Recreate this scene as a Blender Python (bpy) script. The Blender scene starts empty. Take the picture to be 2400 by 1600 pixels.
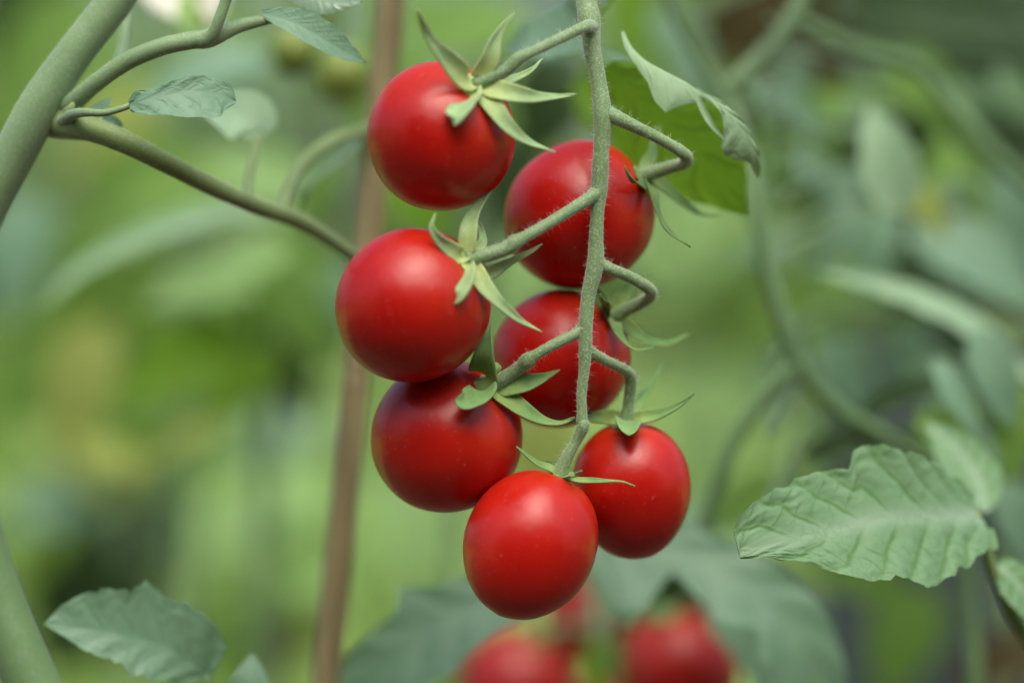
import bpy, math, random
import numpy as np
from mathutils import Vector, Matrix, noise as mnoise

random.seed(7)
R = math.radians
scene = bpy.context.scene

# ------------------------------------------------------------------ camera, sky, sun, exposure
CAM_Y, CAM_Z, FRAME_W = -0.60, 0.75, 0.192      # metres; frame width at the plane y = 0
cam_data = bpy.data.cameras.new('camera')
cam = bpy.data.objects.new('camera', cam_data)
scene.collection.objects.link(cam)
cam.location = (0, CAM_Y, CAM_Z)
cam.rotation_euler = (R(90), 0, 0)
cam_data.sensor_width = 36
cam_data.lens = 36 * abs(CAM_Y) / FRAME_W
cam_data.clip_start = 0.02
cam_data.clip_end = 200
cam_data.dof.use_dof = True
cam_data.dof.focus_distance = abs(CAM_Y) - 0.001
cam_data.dof.aperture_fstop = 4.0
scene.camera = cam

SUN_EL, SUN_AZ = 58, 8                          # azimuth: degrees towards +x, measured from the camera's side
world = bpy.data.worlds.new('World')
scene.world = world
world.use_nodes = True
wn = world.node_tree
bg = wn.nodes['Background']
sky = wn.nodes.new('ShaderNodeTexSky')
sky.sky_type = 'NISHITA'
sky.sun_disc = False
sky.sun_elevation = R(SUN_EL)
sky.sun_rotation = R(180 - SUN_AZ)
sky.air_density = 1.0
sky.dust_density = 6.0
sky.ozone_density = 0.3
wn.links.new(sky.outputs[0], bg.inputs[0])
bg.inputs[1].default_value = 0.15

sun_data = bpy.data.lights.new('sun', 'SUN')
sun_data.energy = 1.15
sun_data.angle = R(56)
sun_data.color = (0.94, 0.975, 1.0)
sun = bpy.data.objects.new('sun', sun_data)
scene.collection.objects.link(sun)
sd = Vector((math.sin(R(SUN_AZ)) * math.cos(R(SUN_EL)), -math.cos(R(SUN_AZ)) * math.cos(R(SUN_EL)), math.sin(R(SUN_EL))))
sun.rotation_euler = sd.to_track_quat('Z', 'Y').to_euler()

vs = scene.view_settings
vs.view_transform = 'Standard'
vs.look = 'None'
vs.exposure = 0.56
vs.gamma = 1.0
vs.use_curve_mapping = False
scene.render.engine = 'CYCLES'
scene.cycles.use_denoising = True
scene.cycles.max_bounces = 8
scene.cycles.diffuse_bounces = 4
scene.cycles.transmission_bounces = 6
scene.cycles.sample_clamp_indirect = 6

# ------------------------------------------------------------------ helpers
S0 = FRAME_W / 2400.0
def K(y): return (y - CAM_Y) / abs(CAM_Y)
def GP(px, y): return (px, 800 + CAM_Z / (S0 * K(y)), y)   # where a stem at that depth enters the soil
def PX(n, y=0.0): return n * S0 * K(y)           # a size of n photo pixels standing at depth y, in metres
def P(px, py, y=0.0):                            # a point of the place, from where it is seen and how deep it stands
    return Vector(((px - 1200) * S0 * K(y), y, CAM_Z + (800 - py) * S0 * K(y)))

def spline(pts, n):
    """Catmull-Rom through pts (list of tuples of any length), n samples."""
    a = np.array(pts, float)
    if len(a) == 2:
        t = np.linspace(0, 1, n)[:, None]
        return a[0] * (1 - t) + a[1] * t
    ext = np.vstack([2 * a[0] - a[1], a, 2 * a[-1] - a[-2]])
    seg = np.linalg.norm(np.diff(a[:, :3], axis=0), axis=1)
    cum = np.concatenate([[0], np.cumsum(seg)]); cum /= cum[-1]
    out = []
    for t in np.linspace(0, 1, n):
        i = min(int(np.searchsorted(cum, t, 'right')) - 1, len(a) - 2)
        u = (t - cum[i]) / max(cum[i + 1] - cum[i], 1e-9)
        p0, p1, p2, p3 = ext[i], ext[i + 1], ext[i + 2], ext[i + 3]
        out.append(0.5 * (2 * p1 + (p2 - p0) * u + (2 * p0 - 5 * p1 + 4 * p2 - p3) * u * u + (3 * p1 - p0 - 3 * p2 + p3) * u ** 3))
    return np.array(out)

def link(name, verts, faces, mat, parent=None, attrs=None):
    me = bpy.data.meshes.new(name)
    me.from_pydata([tuple(v) for v in verts], [], faces)
    me.update()
    me.polygons.foreach_set('use_smooth', [True] * len(me.polygons))
    if attrs:
        for k, vals in attrs.items():
            at = me.attributes.new(k, 'FLOAT', 'POINT')
            at.data.foreach_set('value', np.asarray(vals, np.float32))
    o = bpy.data.objects.new(name, me)
    me.materials.append(mat)
    scene.collection.objects.link(o)
    o.parent = parent
    return o

def thing(name, label, cat, group=None):
    o = bpy.data.objects.new(name, None)
    o.empty_display_size = 0.01
    scene.collection.objects.link(o)
    o['label'] = label; o['category'] = cat
    if group: o['group'] = group
    return o

def tag(o, label=None, cat=None, group=None, kind=None):
    for k, v in (('label', label), ('category', cat), ('group', group), ('kind', kind)):
        if v: o[k] = v
    return o

def tube_geo(pts, widths, sides=14, n=None, lump=0.03, seed=0.0):
    """pts: (px, py, y); widths in photo pixels at each point. returns verts, faces, frames"""
    n = n or max(8, 6 * len(pts))
    w3 = [tuple(P(*p)) + (PX(w, p[2]) / 2,) for p, w in zip(pts, widths)]
    c = spline(w3, n)
    V, F, fr = [], [], []
    ref = Vector((0, -1, 0))
    for i in range(n):
        a, b = c[max(i - 1, 0), :3], c[min(i + 1, n - 1), :3]
        T = Vector(b - a).normalized()
        X = ref - T * ref.dot(T)
        if X.length < 0.05: X = Vector((1, 0, 0)) - T * T.x
        X.normalize(); ref = X; Y = T.cross(X)
        r = max(c[i, 3], 1e-5); ce = Vector(c[i, :3])
        fr.append((ce, T, X, Y, r))
        for k in range(sides):
            an = 2 * math.pi * k / sides
            d = X * math.cos(an) + Y * math.sin(an)
            rr = r * (1 + lump * mnoise.noise((ce + d * r) * (0.55 / max(r, 1e-4)) + Vector((seed, 0, 0))))
            V.append(ce + d * rr)
    for i in range(n - 1):
        for k in range(sides):
            a = i * sides + k; b = i * sides + (k + 1) % sides
            F.append((a, b, b + sides, a + sides))
    for idx, i0, sgn in ((0, 0, -1), (n - 1, (n - 1) * sides, 1)):       # rounded caps
        ce, T, X, Y, r = fr[idx]
        base = len(V)
        V.append(ce + T * sgn * r * 0.6)
        for k in range(sides):
            q = (i0 + k, i0 + (k + 1) % sides, base)
            F.append(q if sgn > 0 else q[::-1])
    return V, F, fr

def tube(name, pts, widths, mat, parent=None, sides=14, n=None, lump=0.03, keep=None):
    V, F, fr = tube_geo(pts, widths, sides, n, lump, seed=len(bpy.data.objects) * 1.7)
    if keep is not None: keep.append(fr)
    return link(name, V, F, mat, parent)

def hair_on(name, frames, per_mm2, length, thick, mat, parent, seed=1, lift=0.9):
    """Fine hairs on tubes given by their frames."""
    rnd = random.Random(seed); V, F = [], []
    for fr in frames:
        for i in range(len(fr) - 1):
            ca, T, X, Y, ra = fr[i]; cb, _, _, _, rb = fr[i + 1]
            seg = (cb - ca).length
            m = per_mm2 * seg * 1e3 * 2 * math.pi * (ra + rb) / 2 * 1e3
            m = int(m) + (rnd.random() < m - int(m))
            for _ in range(m):
                t = rnd.random(); an = rnd.random() * 2 * math.pi
                d = X * math.cos(an) + Y * math.sin(an)
                p = ca.lerp(cb, t) + d * ((ra + (rb - ra) * t) * 0.98)
                L = length * rnd.uniform(0.45, 1.25)
                dr = (d * lift + T * rnd.gauss(0, .35) + Vector((rnd.gauss(0, .2), rnd.gauss(0, .2), rnd.gauss(0, .2)))).normalized()
                u = dr.orthogonal().normalized(); v = dr.cross(u)
                bend = Vector((rnd.gauss(0, .12), rnd.gauss(0, .12), rnd.gauss(-.05, .12))) * L
                b = len(V); th = thick * rnd.uniform(.7, 1.2)
                for k in range(3):
                    a3 = k * 2.0944; V.append(p + (u * math.cos(a3) + v * math.sin(a3)) * th)
                V.append(p + dr * L + bend)
                F += [(b, b + 1, b + 3), (b + 1, b + 2, b + 3), (b + 2, b, b + 3)]
    o = link(name, V, F, mat, parent); o['kind'] = 'stuff'
    return o

OVATE = ([0, .04, .12, .28, .45, .65, .82, .94, 1], [.10, .40, .74, 1, .98, .78, .48, .20, .0])
BLUNT = ([0, .2, .5, .72, .87, .95, .985, 1], [.6, .85, 1, .95, .72, .46, .25, .05])
SEPAL = ([0, .12, .3, .55, .8, .95, 1], [.75, .97, .88, .54, .25, .10, .02])

def blade(name, spine, wl, wr, normal, mat, parent=None, nu=36, nv=12, fold=0.15, cup=0.0, teeth=0, tamp=0.08, pucker=0.0,
          veins=7, vslope=0.9, ripple=0.0, twist=0.0, seed=0, solid=0.0, vw=.075, jag=0.0):
    """A leaf or sepal: spine (px, py, y) from base to tip; wl / wr = (ts, widths in photo px) to either side; normal = rough facing."""
    rnd = random.Random(seed)
    c = spline([tuple(P(*p)) for p in spine], nu)
    ymid = sum(p[2] for p in spine) / len(spine)
    V, F, ve, al, mi = [], [], [], [], []
    ph = rnd.random() * 10
    N0 = Vector(normal).normalized()
    L = sum(np.linalg.norm(c[i + 1] - c[i]) for i in range(nu - 1))
    for i in range(nu):
        t = i / (nu - 1)
        T = Vector(c[min(i + 1, nu - 1)] - c[max(i - 1, 0)]).normalized()
        N = N0 - T * N0.dot(T)
        if N.length < 1e-3: N = T.orthogonal()
        N.normalize()
        if twist: N = Matrix.Rotation(twist * t, 3, T) @ N
        B = T.cross(N)
        for j in range(nv + 1):
            v = 2 * j / nv - 1
            ts, ws = wr if v >= 0 else wl
            w = PX(np.interp(t, ts, ws), ymid)
            if teeth:
                q = t * teeth + (0.35 if v > 0 else 0)
                saw = (q % 1.0)
                w *= 1 + tamp * ((saw ** .7) - .5) * min(1, 6 * (1 - t)) * (0.7 + .6 * math.sin(7 * q + ph))
            if jag: w *= 1 + jag * (mnoise.noise(Vector((t * 26 + ph, 3 if v > 0 else 7, 0))) + .6 * abs(mnoise.noise(Vector((t * 55 + ph, 3 if v > 0 else 7, 5)))))
            a = abs(v)
            h = fold * a * w + cup * a * a * w
            sv = t * veins - a * vslope + .16 * mnoise.noise(Vector((t * 7 + ph, v * 3.5, 9)))
            dv = abs((sv + 1000.5) % 1.0 - 0.5)                    # 0 on a side vein... .5 between
            dm = a * w / max(L, 1e-6) * 26
            mid = math.exp(-(dm * 1.1) ** 2) * (1 - .6 * t)
            vein = math.exp(-(dv / (vw + .6 * vw * a)) ** 2) * (1 - .45 * a) * (1 - mid) * min(1, a * 5)
            if jag:                                              # side branches of the veins
                s2 = t * veins * 1.9 + a * vslope * 1.6 + .25 * mnoise.noise(Vector((t * 9, v * 5, 4 + ph)))
                d2 = abs((s2 + 1000.5) % 1.0 - .5)
                vein = max(vein, .75 * math.exp(-(d2 / .06) ** 2) * min(1, max(0, (a - .22) * 4)) * (1 - .35 * a) * (.5 + .5 * math.tanh(4 * mnoise.noise(Vector((t * 12, v * 4, ph))) + .6)))
            sub = mnoise.noise(Vector((t * 19 + ph, v * 9, 2.0)))
            h += pucker * L * ((.5 - math.exp(-(dv * 4.2) ** 2)) * (a ** .6) * (1 - t * .4) + .35 * sub * a)
            h += ripple * L * a * a * math.sin(t * 11 + ph + (2 if v > 0 else 0))
            V.append(Vector(c[i]) + B * (v * w) + N * h)
            ve.append(vein); al.append(t); mi.append(mid)
    m = nv + 1
    for i in range(nu - 1):
        for j in range(nv):
            a = i * m + j
            F.append((a, a + 1, a + m + 1, a + m))
    o = link(name, V, F, mat, parent, {'vein': ve, 'along': al, 'mid': mi})
    if solid:
        md = o.modifiers.new('thickness', 'SOLIDIFY'); md.thickness = solid; md.offset = 0
    return o

def tuple_scale(k, ts, ws): return (ts, [k * w for w in ws])
def prof(table, px): return (table[0], [w * px for w in table[1]])

# ------------------------------------------------------------------ materials
def new_mat(name):
    m = bpy.data.materials.new(name); m.use_nodes = True
    nt = m.node_tree; b = nt.nodes['Principled BSDF']
    return m, nt, b
def nd(nt, typ, **kw):
    n = nt.nodes.new(typ)
    for k, v in kw.items(): setattr(n, k, v)
    return n
def noise_tex(nt, scale, detail=3.0, rough=.55, co=None):
    n = nd(nt, 'ShaderNodeTexNoise'); n.inputs['Scale'].default_value = scale; n.inputs['Detail'].default_value = detail; n.inputs['Roughness'].default_value = rough
    if co is None:
        co = nd(nt, 'ShaderNodeTexCoord').outputs['Object']
    nt.links.new(co, n.inputs['Vector'])
    return n
def ramp(nt, src, stops):
    r = nd(nt, 'ShaderNodeValToRGB')
    els = r.color_ramp.elements
    while len(els) < len(stops): els.new(.5)
    for e, (p, c) in zip(els, stops): e.position = p; e.color = tuple(c) + (1,)
    nt.links.new(src, r.inputs[0]); return r
def mixc(nt, fac, a, b, mode='MIX'):
    m = nd(nt, 'ShaderNodeMix', data_type='RGBA', blend_type=mode)
    for i, x in ((0, fac), (6, a), (7, b)):
        if isinstance(x, (int, float)): m.inputs[i].default_value = x
        elif isinstance(x, tuple): m.inputs[i].default_value = x + (1,)
        else: nt.links.new(x, m.inputs[i])
    return m.outputs[2]
def bump(nt, src, dist, strength=1.0, nrm=None):
    b = nd(nt, 'ShaderNodeBump'); b.inputs['Distance'].default_value = dist; b.inputs['Strength'].default_value = strength
    nt.links.new(src, b.inputs['Height'])
    if nrm: nt.links.new(nrm, b.inputs['Normal'])
    return b.outputs[0]

def stem_mat(name, ca, cb, speck=0.35, sheen=.5, grain=2600, rough=.55):
    m, nt, b = new_mat(name)
    big = noise_tex(nt, 90, 3)
    base = ramp(nt, big.outputs[0], [(.3, ca), (.7, cb)])
    fine = noise_tex(nt, grain, 2, .7)
    pale = tuple(min(1, .35 * x + .33) for x in cb)
    fr = ramp(nt, fine.outputs[0], [(.5, (0, 0, 0)), (.68, (1, 1, 1))])
    mul = nd(nt, 'ShaderNodeMath', operation='MULTIPLY'); mul.inputs[1].default_value = speck
    nt.links.new(fr.outputs[0], mul.inputs[0])
    nt.links.new(mixc(nt, mul.outputs[0], base.outputs[0], pale), b.inputs['Base Color'])
    b.inputs['Roughness'].default_value = rough
    b.inputs['Specular IOR Level'].default_value = .35
    b.inputs['Sheen Weight'].default_value = sheen
    b.inputs['Sheen Roughness'].default_value = .45
    b.inputs['Sheen Tint'].default_value = (.9, 1, .88, 1)
    b.inputs['Subsurface Weight'].default_value = .15
    b.inputs['Subsurface Scale'].default_value = .001
    nt.links.new(bump(nt, fine.outputs[0], .00008, .7), b.inputs['Normal'])
    return m

def leaf_mat(name, ca, cb, cv, trans=(.25, .42, .05), tfac=.32, rough=.5, sheen=.25, vfac=.6, spec=.4, dots=0.0, vary=.12, net=0.0, cm=None):
    m, nt, b = new_mat(name)
    nz = noise_tex(nt, 160, 4)
    base = ramp(nt, nz.outputs[0], [(.3, ca), (.7, cb)]).outputs[0]
    at = nd(nt, 'ShaderNodeAttribute', attribute_name='vein')
    pw = nd(nt, 'ShaderNodeMath', operation='MULTIPLY'); pw.inputs[1].default_value = vfac
    nt.links.new(at.outputs['Fac'], pw.inputs[0])
    col = mixc(nt, pw.outputs[0], base, cv)
    if cm:
        am = nd(nt, 'ShaderNodeAttribute', attribute_name='mid'); col = mixc(nt, am.outputs['Fac'], col, cm)
    if net:
        vo = nd(nt, 'ShaderNodeTexVoronoi', feature='DISTANCE_TO_EDGE'); vo.inputs['Scale'].default_value = 430
        wob = noise_tex(nt, 300, 2); tcn = nd(nt, 'ShaderNodeTexCoord')
        ad = nd(nt, 'ShaderNodeVectorMath', operation='MULTIPLY_ADD'); ad.inputs[1].default_value = (.002, .002, .002)
        nt.links.new(wob.outputs['Color'], ad.inputs[0]); nt.links.new(tcn.outputs['Object'], ad.inputs[2]); nt.links.new(ad.outputs[0], vo.inputs['Vector'])
        vr = ramp(nt, vo.outputs['Distance'], [(.0, (1, 1, 1)), (.10, (0, 0, 0))])
        patch = ramp(nt, noise_tex(nt, 70, 2).outputs[0], [(.42, (0, 0, 0)), (.62, (net, net, net))])
        nm = nd(nt, 'ShaderNodeMath', operation='MULTIPLY'); nt.links.new(vr.outputs[0], nm.inputs[0]); nt.links.new(patch.outputs[0], nm.inputs[1])
        col = mixc(nt, nm.outputs[0], col, cv)
    info = nd(nt, 'ShaderNodeObjectInfo')
    hs = nd(nt, 'ShaderNodeHueSaturation')
    mr = nd(nt, 'ShaderNodeMapRange'); mr.inputs[3].default_value = 1 - vary; mr.inputs[4].default_value = 1 + vary
    nt.links.new(info.outputs['Random'], mr.inputs[0])
    nt.links.new(mr.outputs[0], hs.inputs['Value']); nt.links.new(col, hs.inputs['Color'])
    fine = noise_tex(nt, 1500, 3, .65)
    if dots:
        fr = ramp(nt, fine.outputs[0], [(.55, (0, 0, 0)), (.7, (1, 1, 1))])
        mm = nd(nt, 'ShaderNodeMath', operation='MULTIPLY'); mm.inputs[1].default_value = dots
        nt.links.new(fr.outputs[0], mm.inputs[0])
        out = mixc(nt, mm.outputs[0], hs.outputs[0], tuple(.5 * x + .3 for x in cb))
    else: out = hs.outputs[0]
    nt.links.new(out, b.inputs['Base Color'])
    b.inputs['Roughness'].default_value = rough
    b.inputs['Specular IOR Level'].default_value = spec
    b.inputs['Sheen Weight'].default_value = sheen
    b.inputs['Sheen Roughness'].default_value = .5
    bn = bump(nt, fine.outputs[0], .00010, .5)
    bn2 = bump(nt, at.outputs['Fac'], .0004, .5, bn)
    nt.links.new(bn2, b.inputs['Normal'])
    tr = nd(nt, 'ShaderNodeBsdfTranslucent'); nt.links.new(mixc(nt, pw.outputs[0], trans, tuple(x * .4 for x in trans)), tr.inputs[0])
    mx = nd(nt, 'ShaderNodeMixShader'); mx.inputs[0].default_value = tfac
    nt.links.new(b.outputs[0], mx.inputs[1]); nt.links.new(tr.outputs[0], mx.inputs[2])
    nt.links.new(mx.outputs[0], nt.nodes['Material Output'].inputs[0])
    return m

def fruit_mat(name, ca, cb, rough=.29, sss=.5):
    m, nt, b = new_mat(name)
    big = noise_tex(nt, 55, 2)
    base = ramp(nt, big.outputs[0], [(.3, ca), (.72, cb)])
    shd = nd(nt, 'ShaderNodeAttribute', attribute_name='shoulder')
    shm = nd(nt, 'ShaderNodeMath', operation='MULTIPLY'); nt.links.new(shd.outputs['Fac'], shm.inputs[0]); nt.links.new(big.outputs[0], shm.inputs[1])
    basec = mixc(nt, shm.outputs[0], base.outputs[0], tuple(min(1, a + b) for a, b in zip(cb, (.06, .035, .002))))
    dust = ramp(nt, noise_tex(nt, 1300, 1, .4).outputs[0], [(.70, (0, 0, 0)), (.76, (.15, .15, .15))])
    basec = mixc(nt, dust.outputs[0], basec, tuple(min(1, x * .6 + .28) for x in cb))
    vor = nd(nt, 'ShaderNodeTexVoronoi'); vor.inputs['Scale'].default_value = 620
    nt.links.new(nd(nt, 'ShaderNodeTexCoord').outputs['Object'], vor.inputs['Vector'])
    dots = ramp(nt, vor.outputs['Distance'], [(.0, (1, 1, 1)), (.16, (0, 0, 0))])
    mm = nd(nt, 'ShaderNodeMath', operation='MULTIPLY'); mm.inputs[1].default_value = .45
    nt.links.new(dots.outputs[0], mm.inputs[0])
    nt.links.new(mixc(nt, mm.outputs[0], basec, tuple(min(1, x * 1.5 + .03) for x in cb)), b.inputs['Base Color'])
    fine = noise_tex(nt, 2400, 2, .7)
    med = noise_tex(nt, 140, 3)
    rr = nd(nt, 'ShaderNodeMapRange'); rr.inputs[3].default_value = rough - .05; rr.inputs[4].default_value = rough + .09
    nt.links.new(med.outputs[0], rr.inputs[0]); nt.links.new(rr.outputs[0], b.inputs['Roughness'])
    b.inputs['Subsurface Weight'].default_value = sss
    b.inputs['Subsurface Radius'].default_value = (1, .12, .06)
    b.inputs['Subsurface Scale'].default_value = .005
    b.inputs['IOR'].default_value = 1.44
    n1 = bump(nt, fine.outputs[0], .00002, .5)
    nt.links.new(bump(nt, med.outputs[0], .0006, .35, n1), b.inputs['Normal'])
    return m

def plain_mat(name, col, rough=.6):
    m, nt, b = new_mat(name)
    b.inputs['Base Color'].default_value = tuple(col) + (1,)
    b.inputs['Roughness'].default_value = rough
    return m

M = {}
M['truss'] = stem_mat('truss stem green', (.125, .235, .08), (.19, .315, .12), .7, .45, 2200)
M['stem'] = stem_mat('main stem green', (.15, .265, .115), (.21, .335, .155), .25, .3, 1800)
M['stem_olive'] = stem_mat('olive leaf stalk', (.15, .235, .07), (.20, .295, .10), .2, .25, 1800)
M['stem_far'] = stem_mat('far stem green', (.12, .22, .10), (.165, .275, .13), .1, .2, 900)
M['stem_dark'] = stem_mat('dark stem green', (.045, .09, .04), (.06, .11, .05), .1, .2, 900)  # darkest stem green, used on the shrub trunks
M['stem_mid'] = stem_mat('mid green stem', (.09, .18, .065), (.12, .22, .085), .1, .15, 900)
M['leaf_dry'] = leaf_mat('withered brown leaf', (.052, .044, .014), (.07, .056, .02), (.05, .045, .02), (.15, .1, .03), .2, .7, .03, .4, .15)
M['leaf_slate'] = None
M['hair'] = plain_mat('plant hair', (.70, .74, .62), .5)
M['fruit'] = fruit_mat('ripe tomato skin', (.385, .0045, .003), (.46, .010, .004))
M['fruit_shade'] = fruit_mat('shade-toned ripe tomato skin', (.27, .006, .005), (.34, .009, .006), .38)  # darker copy of the skin, shade under the leaf put into its red
M['fruit_green'] = fruit_mat('unripe tomato skin', (.16, .24, .04), (.22, .30, .06), .35)
M['leaf_main'] = leaf_mat('pale green leaf', (.14, .275, .13), (.178, .33, .165), (.055, .165, .015), (.22, .42, .06), .25, .55, .18, 1.0, .35, .12, net=.28, cm=(.28, .42, .28))
M['leaf_blue'] = leaf_mat('blue green leaf', (.135, .265, .165), (.175, .315, .195), (.11, .225, .125), (.16, .36, .06), .22, .5, .15, .5, .4, .12)
M['leaf_pale'] = leaf_mat('pale sage leaf', (.29, .47, .26), (.36, .55, .32), (.40, .54, .30), (.3, .48, .1), .2, .55, .15, .4, .4, .2)
M['leaf_palefar'] = leaf_mat('pale green far leaf', (.28, .46, .28), (.34, .53, .33), (.36, .52, .33), (.3, .48, .12), .2, .6, .2, .4, .3)
M['leaf_mid'] = leaf_mat('mid green leaf', (.14, .28, .06), (.19, .335, .085), (.15, .28, .06), (.32, .53, .05), .4, .7, .03, .4, .15)
M['leaf_yellow'] = leaf_mat('yellow green leaf', (.28, .36, .09), (.36, .43, .12), (.36, .40, .15), (.50, .58, .10), .4, .7, .03, .4, .15)
M['leaf_light'] = leaf_mat('light green leaf', (.27, .48, .18), (.34, .55, .22), (.3, .42, .15), (.42, .60, .12), .4, .7, .03, .4, .15)
M['leaf_dark'] = leaf_mat('dark green leaf', (.018, .042, .012), (.032, .062, .018), (.03, .06, .02), (.05, .11, .015), .15, .7, .03, .4, .15)  # dark tone also fills shaded gaps between the plants
M['leaf_under'] = leaf_mat('shade-toned leaf underside', (.11, .24, .018), (.15, .29, .03), (.22, .36, .06), (.32, .58, .03), .5, .6, .03, .9, .15)  # shade of the curled inner side is put into this deep green
M['bamboo'] = None

def sepal_mat(name, base, tip):
    m, nt, b = new_mat(name)
    at = nd(nt, 'ShaderNodeAttribute', attribute_name='along')
    g = ramp(nt, at.outputs['Fac'], [(.0, base), (.45, tip), (1.0, tuple(min(1, x * 1.1 + .02) for x in tip))])
    nz = noise_tex(nt, 500, 4, .65)
    col = mixc(nt, .35, g.outputs[0], ramp(nt, nz.outputs[0], [(.3, (.25, .32, .16)), (.7, (.9, 1, .8))]).outputs[0], 'MULTIPLY')
    nt.links.new(col, b.inputs['Base Color'])
    b.inputs['Roughness'].default_value = .6
    b.inputs['Specular IOR Level'].default_value = .3
    b.inputs['Sheen Weight'].default_value = .25
    b.inputs['Sheen Tint'].default_value = (.9, 1, .88, 1)
    b.inputs['Subsurface Weight'].default_value = .2
    b.inputs['Subsurface Scale'].default_value = .0012
    fine = noise_tex(nt, 2200, 2, .7)
    nt.links.new(bump(nt, fine.outputs[0], .00012, .7), b.inputs['Normal'])
    tr = nd(nt, 'ShaderNodeBsdfTranslucent'); nt.links.new(col, tr.inputs[0])
    mx = nd(nt, 'ShaderNodeMixShader'); mx.inputs[0].default_value = .2
    nt.links.new(b.outputs[0], mx.inputs[1]); nt.links.new(tr.outputs[0], mx.inputs[2])
    nt.links.new(mx.outputs[0], nt.nodes['Material Output'].inputs[0])
    return m
M['sepal_pale'] = sepal_mat('pale sepal', (.62, .74, .28), (.37, .55, .26))
M['sepal'] = sepal_mat('green sepal', (.46, .62, .19), (.21, .40, .13))
M['sepal_dark'] = sepal_mat('dark sepal', (.26, .40, .11), (.13, .25, .07))

# ------------------------------------------------------------------ setting: ground
def ground_mat(name, c1, c2, c3, sc):
    m, nt, b = new_mat(name)
    n1 = noise_tex(nt, sc, 6, .65); n2 = noise_tex(nt, sc * 14, 3, .6)
    a = ramp(nt, n1.outputs[0], [(.32, c1), (.68, c2)])
    nt.links.new(mixc(nt, .4, a.outputs[0], ramp(nt, n2.outputs[0], [(.35, c3), (.65, c2)]).outputs[0]), b.inputs['Base Color'])
    b.inputs['Roughness'].default_value = .9
    b.inputs['Specular IOR Level'].default_value = .15
    nt.links.new(bump(nt, n2.outputs[0], .02, .6), b.inputs['Normal'])
    return m
def sheet(name, x0, x1, y0, y1, z, mat, nx=40, ny=40, amp=.01):
    V = []
    for j in range(ny + 1):
        for i in range(nx + 1):
            x = x0 + (x1 - x0) * i / nx; y = y0 + (y1 - y0) * j / ny
            V.append((x, y, z + amp * mnoise.noise(Vector((x * 1.7, y * 1.7, z * 40)))))
    F = [(j * (nx + 1) + i, j * (nx + 1) + i + 1, (j + 1) * (nx + 1) + i + 1, (j + 1) * (nx + 1) + i) for j in range(ny) for i in range(nx)]
    return tag(link(name, V, F, mat), kind='structure')
M['soil'] = ground_mat('garden soil', (.085, .062, .042), (.15, .112, .075), (.055, .04, .028), 9)
M['lawn'] = ground_mat('lawn', (.24, .40, .085), (.32, .48, .13), (.17, .28, .06), 3)
sheet('ground', -60, 60, -30, 120, 0, M['lawn'], 60, 60, 0.0)
sheet('soil', -7, 7, -3.2, 1.6, 0.012, M['soil'], 90, 40, .008)

# ------------------------------------------------------------------ the front truss
truss = thing('tomato_truss', 'fuzzy green fruit stem with zigzag side stalks hanging between the ripe tomatoes', 'fruit stem')
fr_keep = []
rach = [(1300, -1330, .03), (1310, -900, .02), (1345, -420, .011), (1366, -120, .006), (1374, -2, .004), (1381, 45, .003), (1387, 110, .002), (1403, 193, .001), (1412, 270, .0), (1410, 332, 0), (1405, 433, 0),
        (1400, 496, 0), (1397, 560, 0), (1395, 623, 0), (1380, 687, 0), (1374, 740, 0), (1373, 774, 0), (1372, 819, 0), (1369, 867, 0), (1363, 923, 0), (1364, 962, 0), (1364, 992, 0)]
rw = [60, 58, 54, 52, 50, 57, 44, 40, 47, 40, 42, 34, 36, 42, 36, 35, 33, 33, 27, 25, 25, 30]
tube('rachis', rach, [w * .94 for w in rw], M['truss'], truss, 20, 300, .05, fr_keep)
peds = [
    ([(1388, 62, .002), (1369, 64, -.004), (1310, 92, -.008), (1240, 126, -.013), (1213, 140, -.0145), (1185, 166, -.0155), (1139, 212, -.0165)], [34, 29, 26, 27, 35, 32, 38]),
    ([(1406, 432, .0008), (1398, 452, -.0004), (1376, 468, -.002), (1300, 515, -.006), (1228, 556, -.010), (1207, 568, -.0115), (1180, 585, -.0125), (1107, 618, -.0145)], [32, 38, 33, 29, 30, 40, 36, 42]),
    ([(1378, 738, .0008), (1366, 766, .0006), (1346, 784, -.0004), (1300, 806, -.002), (1255, 832, -.003), (1238, 844, -.0035), (1215, 864, -.0035), (1158, 908, -.003)], [24, 30, 28, 27, 28, 41, 34, 40]),
    ([(1406, 238, .0008), (1420, 262, .0006), (1444, 276, 0), (1495, 300, .001), (1565, 336, .003), (1606, 364, .005), (1604, 382, .010), (1570, 392, .014), (1510, 414, .019)], [30, 40, 38, 31, 28, 32, 33, 32, 40]),
    ([(1393, 592, .0008), (1404, 616, .0008), (1426, 629, .001), (1469, 646, .003), (1510, 668, .005), (1526, 686, .008), (1508, 706, .012), (1440, 745, .017)], [26, 34, 32, 29, 29, 31, 32, 36]),
    ([(1370, 794, .0008), (1380, 820, .001), (1400, 834, .002), (1431, 850, .004), (1466, 868, .007), (1479, 886, .009), (1474, 938, .011), (1467, 990, .012)], [22, 30, 28, 26, 27, 31, 28, 36]),
    ([(1364, 985, 0), (1366, 1000, 0), (1352, 1030, .001), (1333, 1065, .002), (1310, 1118, .004)], [28, 33, 27, 30, 42]),
]

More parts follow.
